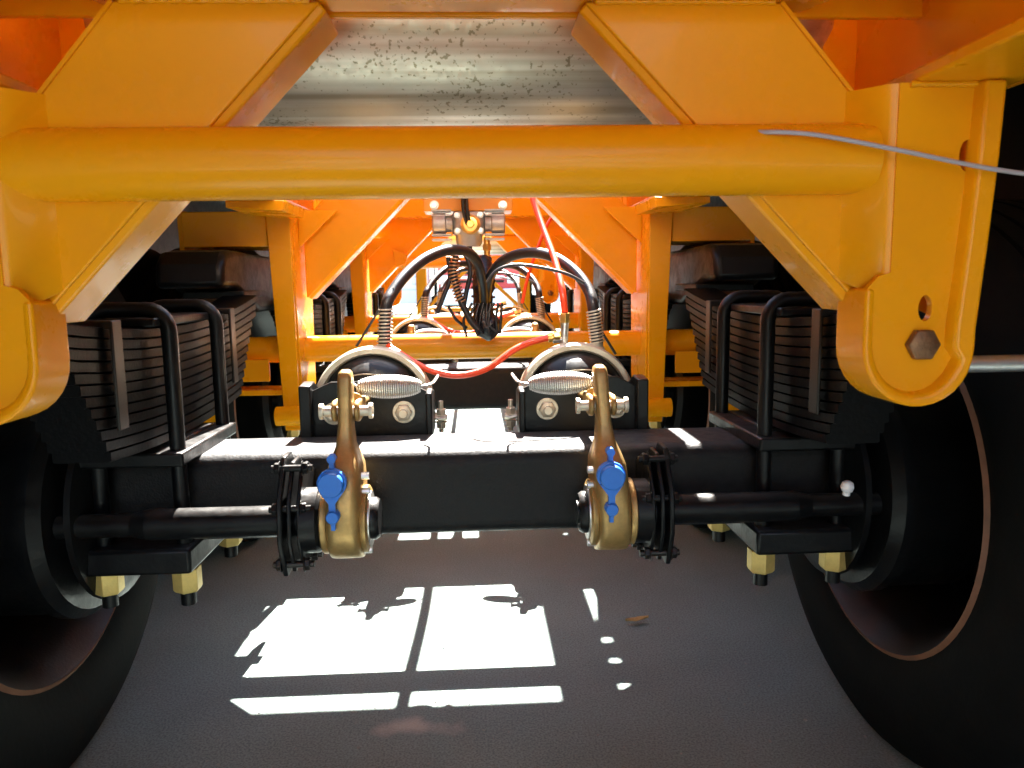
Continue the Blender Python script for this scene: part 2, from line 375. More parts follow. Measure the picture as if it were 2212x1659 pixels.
# --- V braces with folded flange, cross channel
def v_brace(s, Y, ox=0):
    """bent plate from the top centre down to the hanger, flange folded back along its inner edge"""
    bm = BM()
    sc = .965 if ox else 1; Y = Y-.032 if ox else Y
    inner = [(s*.140*sc+ox, .2835), (s*.457*sc+ox, -.035*sc)]
    outer = [(s*.352*sc+ox, .2835), (s*.462*sc+ox, .168*sc), (s*.462*sc+ox, -.035*sc)]
    poly = [(x, Zc(z)) for x, z in inner] + [(x, Zc(z)) for x, z in outer[::-1]]
    prism(bm, poly, Y, Y+.009, 'Y')
    o = obj('diagonal_brace', bm, M_OR, TR, bev=.002)
    bm = BM()                     # folded flange along the inner edge
    N = len(inner); rows = []
    for i, (x, z) in enumerate(inner):
        a = inner[max(i-1, 0)]; b = inner[min(i+1, N-1)]
        tx, tz = b[0]-a[0], b[1]-a[1]; L = math.hypot(tx, tz); nx, nz = -tz/L*s, tx/L*s
        if nx*s > 0: nx, nz = -nx, -nz
        k = .008
        rows.append([bm.verts.new(Vector((x+nx*q*k, yy, Zc(z)+nz*q*k))) for q, yy in ((-.3, Y+.004), (1, Y+.010), (1, Y+.085), (-.3, Y+.085))])
    for A, B in zip(rows, rows[1:]):
        for k in range(4): bm.faces.new((A[k], A[(k+1) % 4], B[(k+1) % 4], B[k]))
    bm.faces.new(rows[0]); bm.faces.new(rows[-1][::-1])
    obj('folded_flange', bm, M_OR, o, bev=.003, seg=3)
    bm = BM()                     # edge lip along the outer side
    bar(bm, (s*.352*sc+ox, Y+.012, Zc(.283)), (s*.462*sc+ox, Y+.012, Zc(.168*sc)), .004, .030, (0, 1, 0)); obj('edge_lip', bm, M_OR, o)
    weld(o, [(s*.15*sc+ox, Y-.001, Zc(.2835)), (s*.345*sc+ox, Y-.001, Zc(.2835))], .003)
    return o

def cross_channel(Y):
    bm = BM()
    prism(bm, [(-.362, Y+.004), (.362, Y+.004), (.40, Y-.082), (-.40, Y-.082)], Zc(.285), Zc(.293), 'Z')
    o = obj('cross_member', bm, M_OR, TR, bev=.002)
    bm = BM(); box(bm, -.505, .505, Y+.012, Y+.021, Zc(.283), DECK-.004); obj('channel_web', bm, M_OR, o, bev=.002)
    bm = BM(); box(bm, -.505, .505, Y-.095, Y-.083, Zc(.283), Zc(.36)); obj('channel_lip', bm, M_OR, o, bev=.002)
    return o

# --- short end hanger: pan with rim open towards the camera
def end_hanger(s, Y):
    """bent sheet: tongue plate standing forward of the brace, flowing back into it with a soft bend"""
    X = lambda x: s*x + OX
    out = [(.552, .194), (.549, .12), (.543, .03), (.536, -.055)]
    cxx, czz, rr = .4805, -.076, .0555
    arc = [(cxx+rr*math.cos(a), czz+rr*math.sin(a)*1.08) for a in [math.radians(-t) for t in range(0, 181, 12)]]
    inn = [(.4250, -.030), (.4262, -.012), (.437, .0), (.450, .004), (.450, .194)]
    outline = [(X(x), Zc(z)) for x, z in out + arc + inn]
    bm = BM(); yp = Y-.082
    holes = [circ(X(.489), Zc(-.034), .0075, 14, ry=.014), circ(X(.5245), Zc(.122), .0085, 16, ry=.016)]
    prism(bm, outline, yp, yp+.009, 'Y', holes=holes)
    o = obj('spring_hanger', bm, M_OR, TR, ang=30)
    k = len(out)+len(arc)+2
    pts = [Vector((x, 0, z)) for x, z in outline[:k]]; bm = BM(); rows = []; N = len(pts)
    for i, p in enumerate(pts):
        t = (pts[min(i+1, N-1)]-pts[max(i-1, 0)]).normalized(); nrm = Vector((t.z, 0, -t.x))
        if nrm.dot(Vector((X(.487), 0, Zc(.05)))-p) < 0: nrm = -nrm
        tp = 1-max(0, i-(N-14))/14.0; wd = .004+(.0065 if i > 4 else .015)*tp; pr = .0008+.013*tp
        q = p+nrm*wd; p = p-nrm*.0018
        rows.append([bm.verts.new(c) for c in ((p.x, yp-pr, p.z), (q.x, yp-pr*.9, q.z), (q.x+nrm.x*.006, yp+.002, q.z+nrm.z*.006), (p.x, yp+.062, p.z))])
    for A_, B_ in zip(rows, rows[1:]):
        for k2 in range(4): bm.faces.new((A_[k2], A_[(k2+1) % 4], B_[(k2+1) % 4], B_[k2]))
    bm.faces.new(rows[0]); bm.faces.new(rows[-1][::-1])
    obj('hanger_rim', bm, M_OR, o, bev=.004, seg=3, ang=50)
    bm = BM(); cols = []; n = 12          # soft bend from the tongue plate back to the brace
    for i in range(n+1):
        t = i/n; e = t*t*(3-2*t); x = .452-.058*t; y = yp+.0015+(Y-.034-yp)*e; zb = -.030+.042*t
        cols.append([(bm.verts.new((X(x), y, Zc(z))), bm.verts.new((X(x), y+.007, Zc(z)))) for z in (zb, .194)])
    for P, Q in zip(cols, cols[1:]):
        (a0, a1), (b0, b1) = P; (c0, c1), (d0, d1) = Q
        for f in ((a0, b0, d0, c0), (a1, c1, d1, b1), (a0, c0, c1, a1), (b0, b1, d1, d0)): bm.faces.new(f)
    obj('bend_plate', bm, M_OR, o, ang=70)
    bm = BM(); hexhead(bm, (X(.486), yp, Zc(-.072)), (0, -1, 0), .0178, .010, washer=False)
    obj('pivot_bolt', bm, M_PIN, o, bev=.0015)
    bm = BM(); prism(bm, [(yp+.012, Zc(.193)), (Y+.15, Zc(.193)), (Y+.07, Zc(.02)), (Y+.012, Zc(-.04)), (yp+.012, Zc(-.06))], X(.540)-.0045, X(.540)+.0045, 'X')
    obj('side_plate', bm, M_OR, o, bev=.002)
    bm = BM(); box(bm, min(X(.46), X(.535)), max(X(.46), X(.535)), Y+.02, Y+.03, Zc(-.06), Zc(.19)); obj('inner_plate', bm, M_OR, o, bev=.002)
    weld(o, [(X(.46), yp-.001, Zc(.1925)), (X(.54), yp-.001, Zc(.1925))], .003)
    return o

def cross_tube(Y, z, x0, x1, r=.0365):
    bm = BM(); cyl(bm, (x0, Y, Zc(z)), (x1, Y, Zc(z)), r, 40)
    return obj('cross_tube', bm, M_OR, TR, ang=60)

def mid_hanger(s, Y):
    """tall two-plate hanger that carries the equaliser"""
    X = lambda x: s*x
    bm = BM()
    outl = [(Y-.12, Zc(.195)), (Y+.12, Zc(.195)), (Y+.10, Zc(-.28)), (Y+.05, Zc(-.385)), (Y-.03, Zc(-.385)), (Y-.085, Zc(-.28))]
    prism(bm, outl, X(.468), X(.480), 'X'); o = obj('spring_hanger', bm, M_OR, TR, bev=.002)
    bm = BM()
    prism(bm, [(X(.468), Zc(.195)), (X(.530), Zc(.195)), (X(.508), Zc(-.385)), (X(.468), Zc(-.385))], Y-.128, Y-.119, 'Y')
    obj('front_flange', bm, M_OR, o, bev=.002)
    bm = BM(); prism(bm, outl, X(.745), X(.757), 'X'); obj('outer_plate', bm, M_OR, o, bev=.002)
    bm = BM(); box(bm, min(X(.53), X(.745)), max(X(.53), X(.745)), Y-.12, Y+.12, Zc(.10), Zc(.19)); obj('top_box', bm, M_OR, o, bev=.003)
    bm = BM(); box(bm, min(X(.482), X(.744)), max(X(.482), X(.744)), Y-.05, Y+.05, Zc(-.30), Zc(-.285)); obj('lower_tie', bm, M_OR, o, bev=.002)
    bm = BM(); prism(bm, [(X(.56), Zc(-.20)), (X(.744), Zc(-.20)), (X(.744), Zc(-.40)), (X(.68), Zc(-.40)), (X(.68), Zc(-.26)), (X(.56), Zc(-.26))], Y-.06, Y-.05, 'Y')
    obj('lower_gusset', bm, M_OR, o, bev=.002)
    bm = BM(); hexhead(bm, (X(.467), Y, Zc(-.33)), (-s, 0, 0), .018, .014); obj('pivot_bolt', bm, M_PIN, o, bev=.001)
    bm = BM(); cyl(bm, (X(.44), Y-.13, Zc(-.345)), (X(.53), Y-.13, Zc(-.345)), .026, 20); obj('pivot_boss', bm, M_OR, o, bev=.002)
    # gusset that lights up below the beam, facing the camera
    bm = BM(); prism(bm, [(X(.468), Zc(.20)), (X(.36), Zc(.20)), (X(.468), Zc(.10))], Y-.035, Y-.027, 'Y'); obj('corner_gusset', bm, M_OR, o, bev=.002)
    bm = BM(); prism(bm, [(X(.564), Zc(.194)), (X(.43), Zc(.194)), (X(.435), Zc(.17)), (X(.564), Zc(.178))], Y-.34, Y-.12, 'Y'); obj('beam_pad', bm, M_OR, o, bev=.002)
    # equaliser (rocker)
    bm = BM(); zc = Zc(.03)
    prof = [(Y-.40, zc-.035), (Y-.39, zc+.02), (Y-.36, zc+.048), (Y-.30, zc+.055), (Y-.1, zc+.05), (Y+.1, zc+.05), (Y+.30, zc+.055), (Y+.36, zc+.048),
            (Y+.39, zc+.02), (Y+.40, zc-.035), (Y+.3, zc-.035), (Y+.1, zc-.10), (Y-.1, zc-.10), (Y-.3, zc-.035)]
    prism(bm, prof, X(.562), X(.715), 'X'); obj('equaliser', bm, M_BK, o, bev=.016, seg=3)
    bm = BM(); box(bm, min(X(.545), X(.69)), max(X(.545), X(.69)), Y-.30, Y-.10, Zc(-.03), Zc(-.012)); obj('wear_pad', bm, M_BK, o, bev=.003)
    return o

# frames: 0 and 3 end frames, 1 and 2 middle frames
F0 = 0.86
for k in range(4):
    Y = F0+S*k
    for s in (-1, 1): v_brace(s, Y, OX if k in (0, 3) else 0)
    cross_channel(Y)
    if k in (0, 3):
        for s in (-1, 1): end_hanger(s, Y+.012)
        cross_tube(Y-.035, .124, -.436+OX if k else -.62, .436+OX)
    else:
        for s in (-1, 1): mid_hanger(s, Y)
        cross_tube(Y, -.178, -.745, .745)
        for s in ((-1, 1) if k == 2 else ()):
            bm = BM(); prism(bm, [(s*.355, Zc(.152)), (s*.285, Zc(.125)), (s*.30, Zc(.085)), (s*.34, Zc(.07))], Y-.012, Y-.003, 'Y'); obj('brace_tab', bm, M_OR, TR, bev=.002)
# --- galvanised air tanks lying across the frame
for yy, zz in ((1.13, .365), (5.15, .33)):
    bm = BM()
    lathe(bm, [(0, -.05), (.06, -.045), (.12, -.02), (.145, .01), (.15, .03), (.15, .87), (.145, .89), (.12, .92), (.06, .945), (0, .95)], (-.45, yy, Zc(zz)), (1, 0, 0), 64)
    o = obj('air_tank', bm, M_GALV, TR, ang=60)
    for xx in (-.33, .30):
        bm = BM(); lathe(bm, [(.151, 0), (.155, 0), (.155, .035), (.151, .035)], (xx, yy, Zc(zz)), (1, 0, 0), 64, close=True); obj('tank_strap', bm, M_OR if yy > 2 else M_GALV, o)

# --- axle set, built for the first axle and copied to the others
A = 1.35; AZ = -.35
axle_parts = []
def part(o): axle_parts.append(o); return o

bm = BM(); box(bm, -.86, .86, A-.065, A+.105, Zc(AZ-.084), Zc(AZ+.067))
axle = part(obj('axle_beam', bm, M_AX, TR, bev=.026, seg=6))

def wheel(s):
    bm = BM()       # brake drum is the inboard mass of the wheel
    x = lambda v: s*v
    C0 = (0, A, Zc(-.37)); ax = (s, 0, 0)
    lathe(bm, [(.06, .62), (.10, .62), (.12, .66), (.185, .665), (.200, .68), (.200, .70), (.192, .71), (.192, .83), (.13, .86), (.06, .86)], C0, ax, 48, close=True)
    w = obj('brake_drum', bm, M_BK, TR, ang=40)
    for cx in (.86, 1.19):
        bm = BM()
        prof = [(.300, -.105), (.318, -.125), (.36, -.140), (.42, -.140), (.465, -.128), (.490, -.112), (.500, -.10)]
        for q in range(-2, 3):
            c = q*.042
            prof += [(.500, c-.014), (.488, c-.012), (.488, c-.006), (.500, c-.004)] if q else [(.500, -.006), (.488, -.004), (.488, .004), (.500, .006)]
        prof += [(r, -a) for r, a in [(.500, -.10), (.490, -.112), (.465, -.128), (.42, -.140), (.36, -.140), (.318, -.125), (.300, -.105)]]
        lathe(bm, [(r, a+cx) for r, a in prof], C0, ax, 72, close=True); obj('tyre', bm, M_RUB, w, ang=50)
        bm = BM()
        prof = [(.310, -.128), (.318, -.122), (.314, -.112), (.300, -.112), (.292, -.09), (.278, -.05), (.278, .05), (.292, .09), (.300, .112), (.314, .112),
                (.318, .122), (.310, .128), (.286, .094), (.268, .05), (.268, -.05), (.286, -.094)]
        lathe(bm, [(r, a+cx) for r, a in prof], C0, ax, 72, close=True); rim = obj('rim', bm, M_RIM, w, ang=50)
        bm = BM(); lathe(bm, [(r, a+cx) for r, a in [(.310, -.1295), (.320, -.1235), (.315, -.116), (.308, -.120)]], C0, ax, 72, close=True); obj('rim_lip', bm, M_LIP, w, ang=60)
        # disc with hand holes
        bm = BM(); n = 10; pts = circ(0, 0, .272, 80); 
        hl = []
        for q in range(n):
            a = 2*math.pi*(q+.5)/n; da = .175
            hl.append([(r*math.cos(t), r*math.sin(t)) for r, t in ((.205, a-da), (.250, a-da), (.258, a), (.250, a+da), (.205, a+da), (.200, a))])
        hl.append(circ(0, 0, .115, 40))
        inner = cx < 1
        xx = (cx+.15 if inner else cx-.15)
        prism(bm, [(A+p, Zc(-.37)+q) for p, q in pts], x(xx), x(xx+.012), 'X', holes=[[(A+p, Zc(-.37)+q) for p, q in h] for h in hl])
        obj('wheel_disc', bm, M_RIM, w, ang=30)
    # brake backing spider
    bm = BM(); lathe(bm, [(.065, .62), (.15, .625), (.17, .63), (.17, .64), (.065, .64)], C0, ax, 40, close=True); obj('backing_plate', bm, M_BK, w)
    return w
for s in (-1, 1): part(wheel(s))

# leaf springs
SX = .55
def leaf_z(y, base): return base + .16*(y-A)**2*1.1
def leaf(bm, s, y0, y1, zb, th=.0125, hw=.040):
    N = 22; rows = []
    for i in range(N+1):
        y = y0+(y1-y0)*i/N; z = leaf_z(y, Zc(zb))
        rows.append([bm.verts.new((s*SX+dx, y, z+dz)) for dx, dz in ((-hw, 0), (-hw+.004, -.0015), (hw-.004, -.0015), (hw, 0), (hw, th), (hw-.004, th+.0015), (-hw+.004, th+.0015), (-hw, th))])
    for P, Q in zip(rows, rows[1:]):
        for k in range(8): bm.faces.new((P[k], P[(k+1) % 8], Q[(k+1) % 8], Q[k]))
    bm.faces.new(rows[0]); bm.faces.new(rows[-1][::-1])

for s in (-1, 1):
    bm = BM(); leaf(bm, s, A-.40, A+.50, -.080); lf = part(obj('leaf_spring', bm, M_SPR, TR, ang=60))
    for q in range(1, 12):
        bm = BM(); r = 1-.028*q*(1 if q > 2 else .3)
        leaf(bm, s, A-.395*r, A+.49*r, -.080-.0158*q); obj('leaf', bm, M_SPR, lf, ang=60)
    for yy in (-.25, .27):        # rebound clips
        bm = BM(); z1 = Zc(-.045); z0 = Zc(-.20); x0, x1 = s*SX-.047, s*SX+.047
        prism(bm, [(x0-.005, z0), (x0, z0), (x0, z1-.012), (x1, z1-.012), (x1, z0), (x1+.005, z0), (x1+.005, z1), (x0-.005, z1)], A+yy-.015, A+yy+.015, 'Y')
        c = obj('rebound_clip', bm, M_CLIP, lf, bev=.002)
    bm = BM(); box(bm, s*SX-.055, s*SX+.055, A-.13, A+.15, Zc(-.062), Zc(-.048)); obj('top_plate', bm, M_BK, lf, bev=.003)
    bm = BM(); box(bm, s*SX-.050, s*SX+.050, A-.07, A+.12, Zc(-.283), Zc(-.258)); obj('spring_seat', bm, M_BK, lf, bev=.003)
    bm = BM(); box(bm, s*SX-.085, s*SX+.085, A-.135, A+.165, Zc(-.462), Zc(-.419)); obj('bottom_plate', bm, M_BK, lf, bev=.006)
    bm = BM(); prism(bm, [(A-.13, Zc(-.285)), (A-.13, Zc(-.262)), (A+.15, Zc(-.262)), (A+.15, Zc(-.285))], s*SX-.083, s*SX+.083, 'X'); obj('seat_flange', bm, M_BK, lf, bev=.004)
    for yy in (-.098, .128):      # U-bolts
        bm = BM(); xa, xb = s*SX-.064, s*SX+.064; zt = Zc(-.035); rb = .035
        pts = [Vector((xa, A+yy, Zc(-.525))), Vector((xa, A+yy, zt-rb))]
        pts += [Vector((xa+rb-rb*math.cos(t), A+yy, zt-rb+rb*math.sin(t))) for t in [math.pi/2*i/6 for i in range(1, 7)]]
        pts += [Vector((xb-rb+rb*math.sin(t), A+yy, zt-rb+rb*math.cos(t))) for t in [math.pi/2*i/6 for i in range(0, 7)]]
        pts += [Vector((xb, A+yy, Zc(-.525)))]
        sweep(bm, pts, .0125, 14); ub = part(obj('u_bolt', bm, M_BK, TR, ang=60))
        for xx in (xa, xb):
            bm = BM(); hexhead(bm, (xx, A+yy, Zc(-.462)), (0, 0, -1), .0235, .040, washer=False); obj('nut', bm, M_NUT, ub, bev=.001)

# camshaft tubes, S-cam brackets, slack adjusters
CY, CZ = 1.205, -.373
for s in (-1, 1):
    SXA = s*.209
    bm = BM()
    cyl(bm, (s*.285, CY, Zc(CZ)), (s*.52, CY, Zc(CZ)), .0245, 28); cyl(bm, (s*.52, CY, Zc(CZ)), (s*.545, CY, Zc(CZ)), .0245, 28, .019); cyl(bm, (s*.545, CY, Zc(CZ)), (s*.66, CY, Zc(CZ)), .019, 24)
    ct = part(obj('camshaft_tube', bm, M_BK, TR, ang=40))
    bm = BM(); cyl(bm, (s*.16, CY, Zc(CZ)), (s*.29, CY, Zc(CZ)), .019, 20); obj('splined_shaft', bm, M_BK, ct)
    # bracket: stacked plates welded to the axle, with bushing flange
    for q, (xx, th, sc) in enumerate(((.300, .008, 1.0), (.287, .007, .92), (.274, .006, .84))):
        bm = BM()
        prof = [(CY-.058*sc, CZ-.02), (CY-.050*sc, CZ+.045*sc), (CY-.005, CZ+.105*sc), (CY+.035, CZ+.105*sc), (CY+.09, CZ+.06), (CY+.09, CZ-.03), (CY+.055*sc, CZ-.075*sc), (CY-.03*sc, CZ-.082*sc)]
        prism(bm, [(a, Zc(b)) for a, b in prof], s*xx, s*(xx+th), 'X'); obj('bracket_plate', bm, M_BK, ct, bev=.002)
    bm = BM(); lathe(bm, [(.02, .245), (.046, .245), (.052, .252), (.052, .276), (.02, .276)], (0, CY, Zc(CZ)), (s, 0, 0), 32, close=True); obj('bushing', bm, M_BK, ct, ang=40)
    for dy, dz in ((-.038, .03), (-.03, -.062), (.03, -.068), (-.012, .088)):
        bm = BM(); cyl(bm, (s*.258, CY+dy, Zc(CZ+dz)), (s*.322, CY+dy, Zc(CZ+dz)), .0055, 12); hexhead(bm, (s*.308, CY+dy, Zc(CZ+dz)), (s, 0, 0), .010, .008); hexhead(bm, (s*.274, CY+dy, Zc(CZ+dz)), (-s, 0, 0), .010, .008)
        obj('bracket_bolt', bm, M_CLIP if dz < 0 else M_BK, ct, bev=.0007)
    # slack adjuster body
    bm = BM(); secs = []; rb = .062; lean = -.014*s if s > 0 else .003
    def cxat(z): return SXA + (.006*s if s > 0 else 0) + lean*max(0, (z-CZ))/.23
    for a in range(-86, 1, 10):
        z = CZ+rb*math.sin(R_(a)); secs.append((Zc(z), cxat(z), .0255+.003*math.cos(R_(a)), CY, max(rb*math.cos(R_(a)), .006)))
    for z, hx, cy, hy in ((CZ+.03, .0285, CY, .060), (CZ+.06, .028, CY+.002, .056), (CZ+.085, .0265, CY+.004, .048), (CZ+.103, .021, CY+.006, .036), (CZ+.12, .0145, CY+.010, .026), (CZ+.15, .0115, CY+.014, .021), (CZ+.20, .0115, CY+.018, .019), (CZ+.225, .0115, CY+.020, .018), (CZ+.234, .010, CY+.020, .014), (CZ+.238, .006, CY+.020, .008)):
        secs.append((Zc(z), cxat(z), hx, cy, hy))
    loft(bm, secs, 28, 4.5); sa = part(obj('slack_adjuster', bm, M_GOLD, TR, ang=60))
    bx = cxat(CZ)
    for side in (-1, 1):
        bm = BM(); lathe(bm, [(.018, .026), (.052, .026), (.054, .029), (.054, .0345), (.050, .037), (.018, .037)], (bx, CY, Zc(CZ)), (side, 0, 0), 36, close=True); obj('side_cover', bm, M_GOLD, sa, ang=40)
        bm = BM(); lathe(bm, [(.018, .037), (.044, .037), (.044, .039), (.018, .039)], (bx, CY, Zc(CZ)), (side, 0, 0), 36, close=True); obj('retaining_washer', bm, M_SIL, sa, ang=40)
    bm = BM(); lathe(bm, [(0, .052), (.030, .052), (.034, .046), (.034, .039), (.0, .039)], (bx, CY, Zc(CZ)), (-s, 0, 0), 32); obj('shaft_cap', bm, M_BK, sa, ang=40)
    for dz in (.05, .075, -.045):   # cover rivets
        bm = BM(); cyl(bm, (bx-s*.028, CY-.02, Zc(CZ+dz)), (bx-s*.040, CY-.02, Zc(CZ+dz)), .006, 10); obj('cover_screw', bm, M_SIL, sa)
    # blue cap with its strap
    bm = BM(); capx = bx-(.006*s if s > 0 else -.002)*0-.010; capz = CZ+.076; yf = CY-.060
    lathe(bm, [(0, -.022), (.0175, -.022), (.019, -.020), (.019, -.010), (.022, -.009), (.022, .002), (0, .002)], (capx, yf, Zc(capz)), (0, 1, 0), 28)
    prism(bm, circ(capx, Zc(capz+.036), .0065, 14), yf-.004, yf+.012, 'Y')
    box(bm, capx-.0035, capx+.0035, yf-.003, yf+.010, Zc(capz+.015), Zc(capz+.034))
    prism(bm, [(capx-.018, Zc(capz-.012)), (capx+.018, Zc(capz-.012)), (capx+.005, Zc(capz-.030)), (capx+.005, Zc(capz-.045)), (capx-.005, Zc(capz-.045)), (capx-.005, Zc(capz-.030))], yf-.0135, yf-.006, 'Y')
    lathe(bm, [(0, -.018), (.0085, -.018), (.010, -.016), (.010, 0), (0, 0)], (capx, yf, Zc(capz-.051)), (0, 1, 0), 20)
    prism(bm, [(capx-.007, Zc(capz-.056)), (capx+.007, Zc(capz-.056)), (capx+.003, Zc(capz-.064)), (capx+.003, Zc(capz-.072)), (capx-.003, Zc(capz-.072)), (capx-.003, Zc(capz-.064))], yf-.012, yf-.002, 'Y')
    obj('grease_cap', bm, M_BLUE, sa, ang=40)
    # clevis, pin and push rod
    tx = cxat(CZ+.17); zp = CZ+.172
    for side in (-1, 1):
        bm = BM(); prism(bm, circ(CY+.02, Zc(zp), .017, 16, a0=math.pi/2, a1=3*math.pi/2, end=True)[::1]+[(CY+.085, Zc(zp)-.014), (CY+.085, Zc(zp)+.014)], tx+side*.0135, tx+side*.0225, 'X')
        obj('clevis_cheek', bm, M_GOLD, sa, bev=.003)
    bm = BM(); cyl(bm, (tx-.036, CY+.018, Zc(zp)), (tx+.036, CY+.018, Zc(zp)), .0085, 16); obj('clevis_pin', bm, M_BAND, sa, bev=.001)
    bm = BM(); cyl(bm, (tx, CY+.08, Zc(zp)), (tx, A+.16, Zc(zp)-.02), .009, 14); hexhead(bm, (tx, CY+.085, Zc(zp)), (0, 1, 0), .017, .02); obj('push_rod', bm, M_GOLD, sa, bev=.001)
    for side in (-1, 1):          # loose cotter and link ring beside the clevis
        bm = BM(); lathe(bm, [(.0085, 0), (.0125, 0), (.013, .003), (.0125, .006), (.0085, .006)], (tx+side*.036, CY+.018, Zc(zp)), (side, 0, 0), 18, close=True); obj('pin_collar', bm, M_BAND, sa)

# brake chambers
for s in (-1, 1):
    cx, cz = s*.203, -.243; Yc = A+.175
    bm = BM()
    lathe(bm, [(0, -.055), (.060, -.055), (.078, -.045), (.095, -.020), (.104, .006), (.104, .030), (.100, .05), (.085, .10), (.05, .13), (0, .135)], (cx, Yc, Zc(cz)), (0, 1, 0), 48)
    ch = part(obj('brake_chamber', bm, M_BK, TR, ang=60))
    bm = BM()                      # clamp band: split ring with turned-out ears
    a0, a1 = R_(-8 if s < 0 else -8), R_(188)
    N = 44; rows = []
    for i in range(N+1):
        a = a0+(a1-a0)*i/N
        rows.append([bm.verts.new((cx+r*math.cos(a), Yc+y, Zc(cz)+r*math.sin(a))) for r, y in ((.103, .000), (.107, -.005), (.116, -.005), (.1195, .002), (.120, .026), (.116, .032), (.103, .030))])
    for P, Q in zip(rows, rows[1:]):
        for k in range(7): bm.faces.new((P[k], P[(k+1) % 7], Q[(k+1) % 7], Q[k]))
    bm.faces.new(rows[0]); bm.faces.new(rows[-1][::-1])
    obj('clamp_band', bm, M_BAND, ch, ang=45)
    for side in (-1, 1):
        ex = cx+side*.1105
        bm = BM(); tube(bm, [(ex, Yc+.014, Zc(cz-.002)), (ex+side*.008, Yc+.014, Zc(cz-.022)), (ex+side*.022, Yc+.013, Zc(cz-.028)), (ex+side*.034, Yc+.013, Zc(cz-.026))], .0062, 8, k=5)
        for v in bm.verts: v.co.y = Yc+.014+(v.co.y-Yc-.014)*2.6
        obj('band_ear', bm, M_BAND, ch, ang=50)
        bm = BM(); bp = Vector((ex+side*.022, Yc+.012, Zc(cz-.023)))
        cyl(bm, bp-Vector((0, 0, .034)), bp+Vector((0, 0, .030)), .0052, 12); hexhead(bm, bp, (0, 0, 1), .0105, .012); hexhead(bm, bp-Vector((0, 0, .012)), (0, 0, -1), .0105, .012)
        obj('band_bolt', bm, M_BAND, ch, bev=.0007)
    # mounting bracket in front of the chamber, standing on the axle
    bm = BM(); zb0, zb1 = Zc(-.292), Zc(-.205)
    prism(bm, [(cx-.118, zb0), (cx+.112, zb0), (cx+.112, zb1), (cx+.07, zb1+.022), (cx-.07, zb1+.022), (cx-.118, zb1)], Yc-.072, Yc-.062, 'Y'); obj('mount_plate', bm, M_BK, ch, bev=.002)
    for side in (-1, 1):
        xx = cx+side*.115; bm = BM(); prism(bm, [(Yc-.095, zb0), (Yc+.02, zb0), (Yc+.02, zb1-.01), (Yc-.05, zb1+.022 if side*s > 0 else zb1+.004), (Yc-.095, zb1+.018 if side*s > 0 else zb1)], xx-.011 if side*s > 0 else xx-.006, xx+.011 if side*s > 0 else xx+.006, 'X'); obj('mount_cheek', bm, M_BK, ch, bev=.003)
    for side in (-1, 1):
        bm = BM(); p = Vector((cx+side*.066, Yc-.072, Zc(-.243)))
        cyl(bm, p, p-Vector((0, .003, 0)), .0215, 28); lathe(bm, [(.0, .003), (.0165, .003), (.0165, .014), (.013, .016), (.0, .016)], p, (0, -1, 0), 6); cyl(bm, p-Vector((0, .014, 0)), p-Vector((0, .026, 0)), .0085, 14)
        obj('mount_nut', bm, M_BAND, ch, bev=.001)
    # release wires over the dome
    bm = BM(); tube(bm, [(cx+s*-.09, Yc-.035, Zc(cz+.035)), (cx-s*.04, Yc-.055, Zc(cz+.065)), (cx+s*.02, Yc-.06, Zc(cz+.072)), (cx+s*.08, Yc-.045, Zc(cz+.05))], .0013, 6); obj('dome_wire', bm, M_BAND, ch)
    # return spring between the arm and the bracket
    xa, xb = s*.205, s*.088; ys = CY+.075; zs = -.170
    bm = BM()
    def rad(t): return .0040+.0150*min(1, (math.sin(math.pi*min(max(t, 0), 1)))**.45 if 0 < t < 1 else 0)
    p0 = Vector((xa-s*.008, ys, Zc(zs))); p1 = Vector((xb+s*.004, ys+.02, Zc(zs-.004)))
    coil(bm, [p0, p0.lerp(p1, .33), p0.lerp(p1, .66), p1], rad, .0019, 29, n=6, seg=16)
    rs = obj('return_spring', bm, M_SIL, ch, ang=70)
    bm = BM(); tube(bm, [p0-Vector((-s*.014, 0.03, 0)), p0+Vector((s*.006, 0, .004)), p0], .0024, 8); tube(bm, [p1, p1+Vector((-s*.018, .02, .002)), p1+Vector((-s*.024, .10, .006)), p1+Vector((-s*.010, .115, -.012))], .0024, 8)
    obj('spring_hook', bm, M_SIL, ch)
    # hose fitting and armoured sleeve

